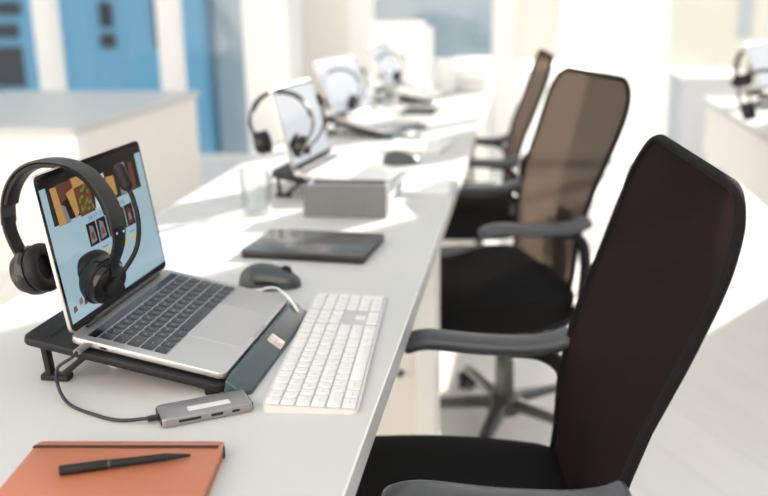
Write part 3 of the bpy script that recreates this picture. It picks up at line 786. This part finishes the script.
wp = [pl0, pl0+Vector((-0.003, -0.008, -0.004)), Vector((-0.5545, 0.947, DZ+0.040)), Vector((-0.554, 0.945, DZ+0.014)), Vector((-0.532, 0.928, DZ+0.0025)), Vector((-0.492, 0.907, DZ+0.0025)), Vector((-0.4525, 0.895, DZ+0.003)), start]
b = MB(); b.sweep([Mhi @ p for p in spline(wp, 8)], 0.0042, 0.0042, (0.1, 0.2, 1), seg=10); cb_ = b.build('cable', MT['cable'], hub)
b = MB(); b.sweep([Mhi @ p for p in (pl0, pl1)], 0.010, 0.0058, Mhi.to_3x3() @ Vector((0, 0, 1)), seg=12, sq=2.5); b.build('plug', MT['hub'], cb_)
b = MB(); b.sweep([Mhi @ p for p in (start+(start-(Mh @ Vector((0, 0, .006)))).normalized()*0.012, start)], 0.0075, 0.0065, (0, 0, 1), seg=10, sq=1.5); b.build('strain_relief', MT['cable'], cb_)

# dongle plugged on a short white lead behind the hub
dg = thing('usb_adapter', 'small black USB adapter with a white plug, tucked behind the grey hub', 'adapter', (-0.3660, 0.9930, DZ), math.radians(28))
b = MB(); b.vbox((-0.010, 0, 0.0055), (0.018, 0.016, 0.010), 0.002, 0.001); b.build('case', MT['stand'], dg)
b = MB(); b.vbox((0.009, 0, 0.0055), (0.020, 0.012, 0.008), 0.002, 0.001); b.build('plug', MT['wcable'], dg)

# white cable: comes out from behind the mouse, over the stand lip and runs to the keyboard
b = MB()
wp = [(-0.470, 1.375, DZ+0.003), (-0.4293, 1.378, DZ+0.004), (-0.4101, 1.3666, DZ+0.012), (-0.3823, 1.325, DZ+0.026), (-0.3534, 1.277, DZ+0.032), (-0.3349, 1.256, DZ+0.022), (-0.3269, 1.2546, DZ+0.009), (-0.3150, 1.2569, DZ+0.003)]
b.sweep(spline(wp, 8), 0.0042, 0.0042, (0, 0, 1), seg=10)
tag(b.build('charging_cable', MT['wcable']), 'white charging cable running over the far end of the laptop stand', 'cable')
b = MB(); wp = [(-0.59, 1.10, DZ+0.006), (-0.565, 1.085, DZ+0.003), (-0.53, 1.075, DZ+0.003), (-0.51, 1.055, DZ+0.003), (-0.528, 1.045, DZ+0.003), (-0.548, 1.058, DZ+0.003)]
b.sweep(spline(wp, 8), 0.0045, 0.0045, (0, 0, 1), seg=10)
tag(b.build('cable', MT['wcable']), 'loop of white cable lying in the shade under the laptop stand', 'cable')

# mouse
def make_mouse(label, loc, rz, group=None, detail=True):
    t = thing('computer_mouse', label, 'mouse', loc, rz, group)
    b = bmesh.new(); bmesh.ops.create_uvsphere(b, u_segments=32, v_segments=18, radius=1)
    for v in b.verts:
        x, y, z = v.co; 
        w_ = 0.031*(1-0.10*math.sin(x*1.4)); h = 0.036 if z > 0 else 0.001
        hx = 1-0.22*x
        v.co = Vector((x*0.054, y*w_*(1-0.12*math.cos(x*2.2)*(1 if abs(y) > .4 else 0.4)), 0.003+max(z, 0)**0.85*h*hx if z > 0 else 0.001+z*0.0))
    bmesh.ops.recalc_face_normals(b, faces=b.faces)
    mb = MB(); mb.merge(b); mb.build('shell', MT['mouse'], t, ang=60)
    if detail:
        mb = MB(); mb.cyl((0.028, -0.004, 0.026), (0.028, 0.004, 0.026), 0.0105, seg=20, bev=0.001); mb.build('scroll_wheel', MT['rubber'], t)
        mb = MB(); mb.sweep(spline([(0.05, 0, 0.014), (0.040, 0, 0.0235), (0.020, 0, 0.0322), (0.004, 0, 0.0366)], 5), 0.0012, 0.001, (0, 0, 1), seg=6); mb.build('button_seam', MT['port'], t)
        mb = MB(); mb.sweep(spline([(0.02, -0.0315, 0.012), (0.0, -0.0305, 0.016), (-0.02, -0.030, 0.015)], 5), 0.004, 0.005, (0, 0, 1), seg=8); mb.build('side_button', MT['rubber'], t)
    return t
make_mouse('dark graphite computer mouse beside the far end of the nearest laptop', (-0.418, 1.412, DZ), math.radians(4))

# tablet
tb = thing('graphics_tablet', 'flat dark grey tablet lying closed beyond the first mouse', 'tablet', (-0.394, 1.648, DZ), math.radians(-5.0))
b = MB(); b.vbox((0, 0, 0.0075), (0.240, 0.170, 0.013), 0.006, 0.0015); b.build('case', MT['tabedge'], tb)
b = MB(); b.vbox((0, 0, 0.0146), (0.238, 0.168, 0.0016), 0.006, 0.0004); b.build('top_cover', MT['tablet'], tb)

# notebook, elastic band and pen
P_ = [Vector((-0.5155, 0.738, 0)), Vector((-0.522, 0.843, 0)), Vector((-0.3175, 0.868, 0))]
ang = math.atan2(P_[2].y-P_[1].y, P_[2].x-P_[1].x)
NBW, NBL = 0.204, 0.146
nb = thing('notebook', 'tan leatherette notebook with dark elastic band at the near end of the desk', 'notebook', P_[1]+Vector((0, 0, DZ)), ang)
nb.location = (-0.5105, 0.8185, DZ)
b = MB(); b.vbox((NBW/2, -NBL/2, 0.0115), (NBW, NBL, 0.0026), 0.007, 0.0006); b.vbox((NBW/2, -NBL/2, 0.0015), (NBW, NBL, 0.0026), 0.007, 0.0006)
b.box((0.0 + NBW/2, -0.0012, 0.0065), (NBW-0.012, 0.0024, 0.011), 0.001)
b.build('cover', MT['leather'], nb)
b = MB(); b.box((NBW/2, -NBL/2, 0.0065), (NBW-0.006, NBL-0.006, 0.0076)); b.build('pages', MT['paper'], nb, False)
b = MB(); 
b.box((NBW/2-0.003, -0.0135, 0.0132), (NBW-0.004, 0.0055, 0.0010), 0.0004, T=Matrix.Translation((0, 0, 0)))
b.box((NBW+0.0005, -0.0135, 0.0066), (0.0012, 0.0055, 0.0138), 0.0004); b.box((NBW/2-0.003, -0.0135, -0.0000+0.0004), (NBW-0.004, 0.0055, 0.0006)); 
b.build('elastic_band', MT['elastic'], nb, False)
pa, pb_ = Vector((-0.4520, 0.7525, DZ)), Vector((-0.333, 0.8035, DZ))
pen = thing('pen', 'matte black ballpoint pen lying on the tan notebook', 'pen', pa+Vector((0, 0, 0.0128)), math.atan2(pb_.y-pa.y, pb_.x-pa.x))
PL = (pb_-pa).length
b = MB(); b.cyl((0.0, 0, 0.0052), (0.048, 0, 0.0052), 0.0052, 0.0050, bev=0.0015); b.build('cap', MT['stand'], pen)
b = MB(); b.cyl((0.0475, 0, 0.0052), (0.0495, 0, 0.0052), 0.0049); b.build('ring', MT['base'], pen)
b = MB(); b.cyl((0.049, 0, 0.0052), (PL-0.026, 0, 0.0045), 0.0045, 0.0040); b.cyl((PL-0.0262, 0, 0.0045), (PL, 0, 0.0030), 0.0040, 0.0014); b.build('barrel', MT['stand'], pen)

# ============================================================ SECOND STATION AND BEYOND
gb = thing('box_organizer', 'dark grey felt box standing on the middle desk below the second laptop', 'box', (-0.385, 1.912, DZ), math.radians(0.5))
b = MB(); b.box((0, 0.0, 0.037), (0.186, 0.012, 0.074), 0.002); b.box((-0.087, 0.035, 0.036), (0.008, 0.07, 0.072), 0.002); b.box((0.087, 0.035, 0.036), (0.008, 0.07, 0.072), 0.002); b.box((0, 0.07, 0.036), (0.182, 0.006, 0.072), 0.002); b.build('body', MT['greybox'], gb, False)
b = MB(); b.box((0, 0.035, 0.003), (0.17, 0.066, 0.004)); b.build('bottom', MT['greybox'], gb, False)

def station(hx, hy, hz, yaw, tilt, lean, lab1, lab2, g=None):
    l = make_laptop(lab1, lap_loc(hx, hy, hz, yaw, tilt), yaw, tilt, -lean-tilt, False, bright=True)
    s = make_stand(lab2, l, detail=False); return l, s
station(-0.548, 2.09, DZ+0.066, math.radians(84), TILT, math.radians(15), 'second open laptop from the camera, sunlit, behind the grey box', 'laptop stand under the second laptop, behind the grey box')
station(-0.655, 3.10, DZ+0.066, math.radians(72), TILT, math.radians(24), 'third laptop from the camera, below the third headset', 'laptop stand under the third laptop, below the third headset')
station(-0.63, 4.12, DZ+0.066, math.radians(80), TILT, math.radians(24), 'fourth laptop, farthest on the desk row', 'laptop stand under the fourth and farthest laptop of the row')
def hs(label, loc, rot, k=0.95):
    h = dup(headset); h.scale = (k, k, k); h.location = loc; h.rotation_euler = rot; h['label'] = label; return h
hs('second headset from the camera, hung over the second laptop', (-0.588, 2.13, DZ+0.100), (0, math.radians(5), math.radians(2)))
hs('third headset from the camera, smaller and blurred above the third laptop', (-0.650, 3.20, DZ+0.082), (0, 0, math.radians(14)), 0.88)
hs('fourth headset, farthest and smallest on the desk row', (-0.623, 4.2, DZ+0.092), (0, math.radians(4), math.radians(30)), 0.80)
make_mouse('black computer mouse on the middle desk beyond the second laptop', (-0.350, 2.575, DZ), math.radians(8), detail=False)

def papers(label, loc, rz, n, w_, l_, cat='papers'):
    t = thing('paper_stack', label, cat, loc, rz)
    for k in range(n):
        b = MB(); b.box((0, 0, 0.003+0.0045*k), (w_, l_, 0.004), 0.0004, 1); o = b.build('sheet_bundle', MT['wkey'], t, False); o.rotation_euler = (0, 0, math.radians((k*37) % 7-3))
    return t
papers('white paper pad near the edge of the middle desk by the second mouse', (-0.240, 2.25, DZ), math.radians(4), 3, 0.12, 0.20)
papers('white paper pad on the middle desk below the third laptop', (-0.33, 2.86, DZ), math.radians(-5), 3, 0.18, 0.20)
t = thing('pen', 'dark pen with a red tip on the middle desk', 'pen', (-0.50, 3.08, DZ), math.radians(-7))
b = MB(); b.cyl((0.035, 0, 0.006), (0.16, 0, 0.006), 0.006); b.build('barrel', MT['black'], t)
MT['red'] = mat('red_plastic', (0.6, 0.05, 0.03), 0.4, noise=0.02)
b = MB(); b.cyl((0, 0, 0.006), (0.034, 0, 0.006), 0.0035, 0.006); b.build('cap', MT['red'], t)

def glass(label, loc, r, h, name='drinking_glass', cat='glass'):
    b = MB(); b.lathe([(0.001, 0.001), (r*0.86, 0.001), (r, h), (r-0.002, h), (r*0.86-0.002, 0.008), (0.001, 0.008)], caps=False)
    o = b.build(name, MT['glass']); o.location = loc; return tag(o, label, cat)
glass('clear drinking glass left of the grey box on the middle desk', (-0.592, 1.93, DZ), 0.038, 0.105)
glass('clear drinking glass below the fourth headset', (-0.545, 3.72, DZ), 0.034, 0.12)
def bottle(label, loc, r, h):
    t = thing('water_bottle', label, 'bottle', loc)
    b = MB(); b.lathe([(0.001, 0.001), (r, 0.002), (r, h*0.68), (r*0.45, h*0.86), (r*0.42, h*0.93)], caps=False); b.build('body', MT['glass'], t)
    b = MB(); b.cyl((0, 0, h*0.92), (0, 0, h), r*0.48, bev=0.002); b.build('cap', MT['white'], t)
bottle('slim clear water bottle with white cap beside the third headset', (-0.595, 3.50, DZ), 0.026, 0.17)
def mug(label, loc, r, h):
    t = thing('mug', label, 'cup', loc)
    b = MB(); b.lathe([(0.001, 0.001), (r*0.9, 0.001), (r, 0.01), (r, h), (r-0.004, h), (r-0.004, 0.01), (0.001, 0.008)], caps=False); b.build('body', MT['white'], t)
    b = MB(); b.sweep(spline([(r-0.002, 0, h*0.8), (r+0.022, 0, h*0.75), (r+0.024, 0, h*0.35), (r-0.002, 0, h*0.2)], 5), 0.008, 0.008, (0, 1, 0)); b.build('handle', MT['white'], t)
mug('tall white mug at the far end of the desk row', (-0.39, 4.55, DZ), 0.055, 0.17)
t = thing('printer', 'white boxy printer at the far end of the desk row', 'printer', (-0.27, 4.74, DZ))
b = MB(); b.box((0, 0, 0.08), (0.20, 0.22, 0.16), 0.012, 2); b.build('body', MT['white'], t)
b = MB(); b.box((0, -0.112, 0.05), (0.15, 0.01, 0.012)); b.build('paper_slot', MT['greycab'], t, False)
t = thing('folder', 'dark folder lying on the far desk', 'folder', (-0.425, 3.80, DZ), math.radians(-4))
b = MB(); b.box((0, 0, 0.006), (0.15, 0.20, 0.012), 0.002, 1); b.build('cover', MT['tabedge'], t, False)

# right hand row: laptops with headsets
station(0.93, 3.10, DZ+0.066, math.radians(84), TILT, math.radians(24), 'laptop on the right hand desk at the edge of the photo', 'laptop stand on the right hand desk at the edge of the photo')
hs('headset hung over the laptop at the right edge of the photo', (0.775, 3.10, DZ+0.062), (0, 0, math.radians(-25)), 1.0)
station(0.98, 4.02, DZ+0.066, math.radians(60), TILT, math.radians(24), 'farther laptop on the right hand desk', 'laptop stand under the farther right hand laptop')
hs('headset on the farther laptop of the right hand desk', (0.93, 4.12, DZ+0.072), (0, 0, math.radians(55)))

# small bits on the second laptop etc. end here
GROUPS = {'office_chair': 'office chairs along the desk row', 'headset': 'headsets hung over the laptops', 'laptop': 'open laptops on the desks',
          'laptop_stand': 'folding stands under the laptops', 'office_desk': 'white office desks', 'computer_mouse': 'computer mice on the desks',
          'drinking_glass': 'drinking glasses on the desks', 'paper_stack': 'white paper pads on the middle desk', 'storage_counter': 'low cream counters by the windows'}
for o in list(COL.objects):
    if o.parent is None and o.name.split('.')[0] in GROUPS:
        o['group'] = GROUPS[o.name.split('.')[0]]
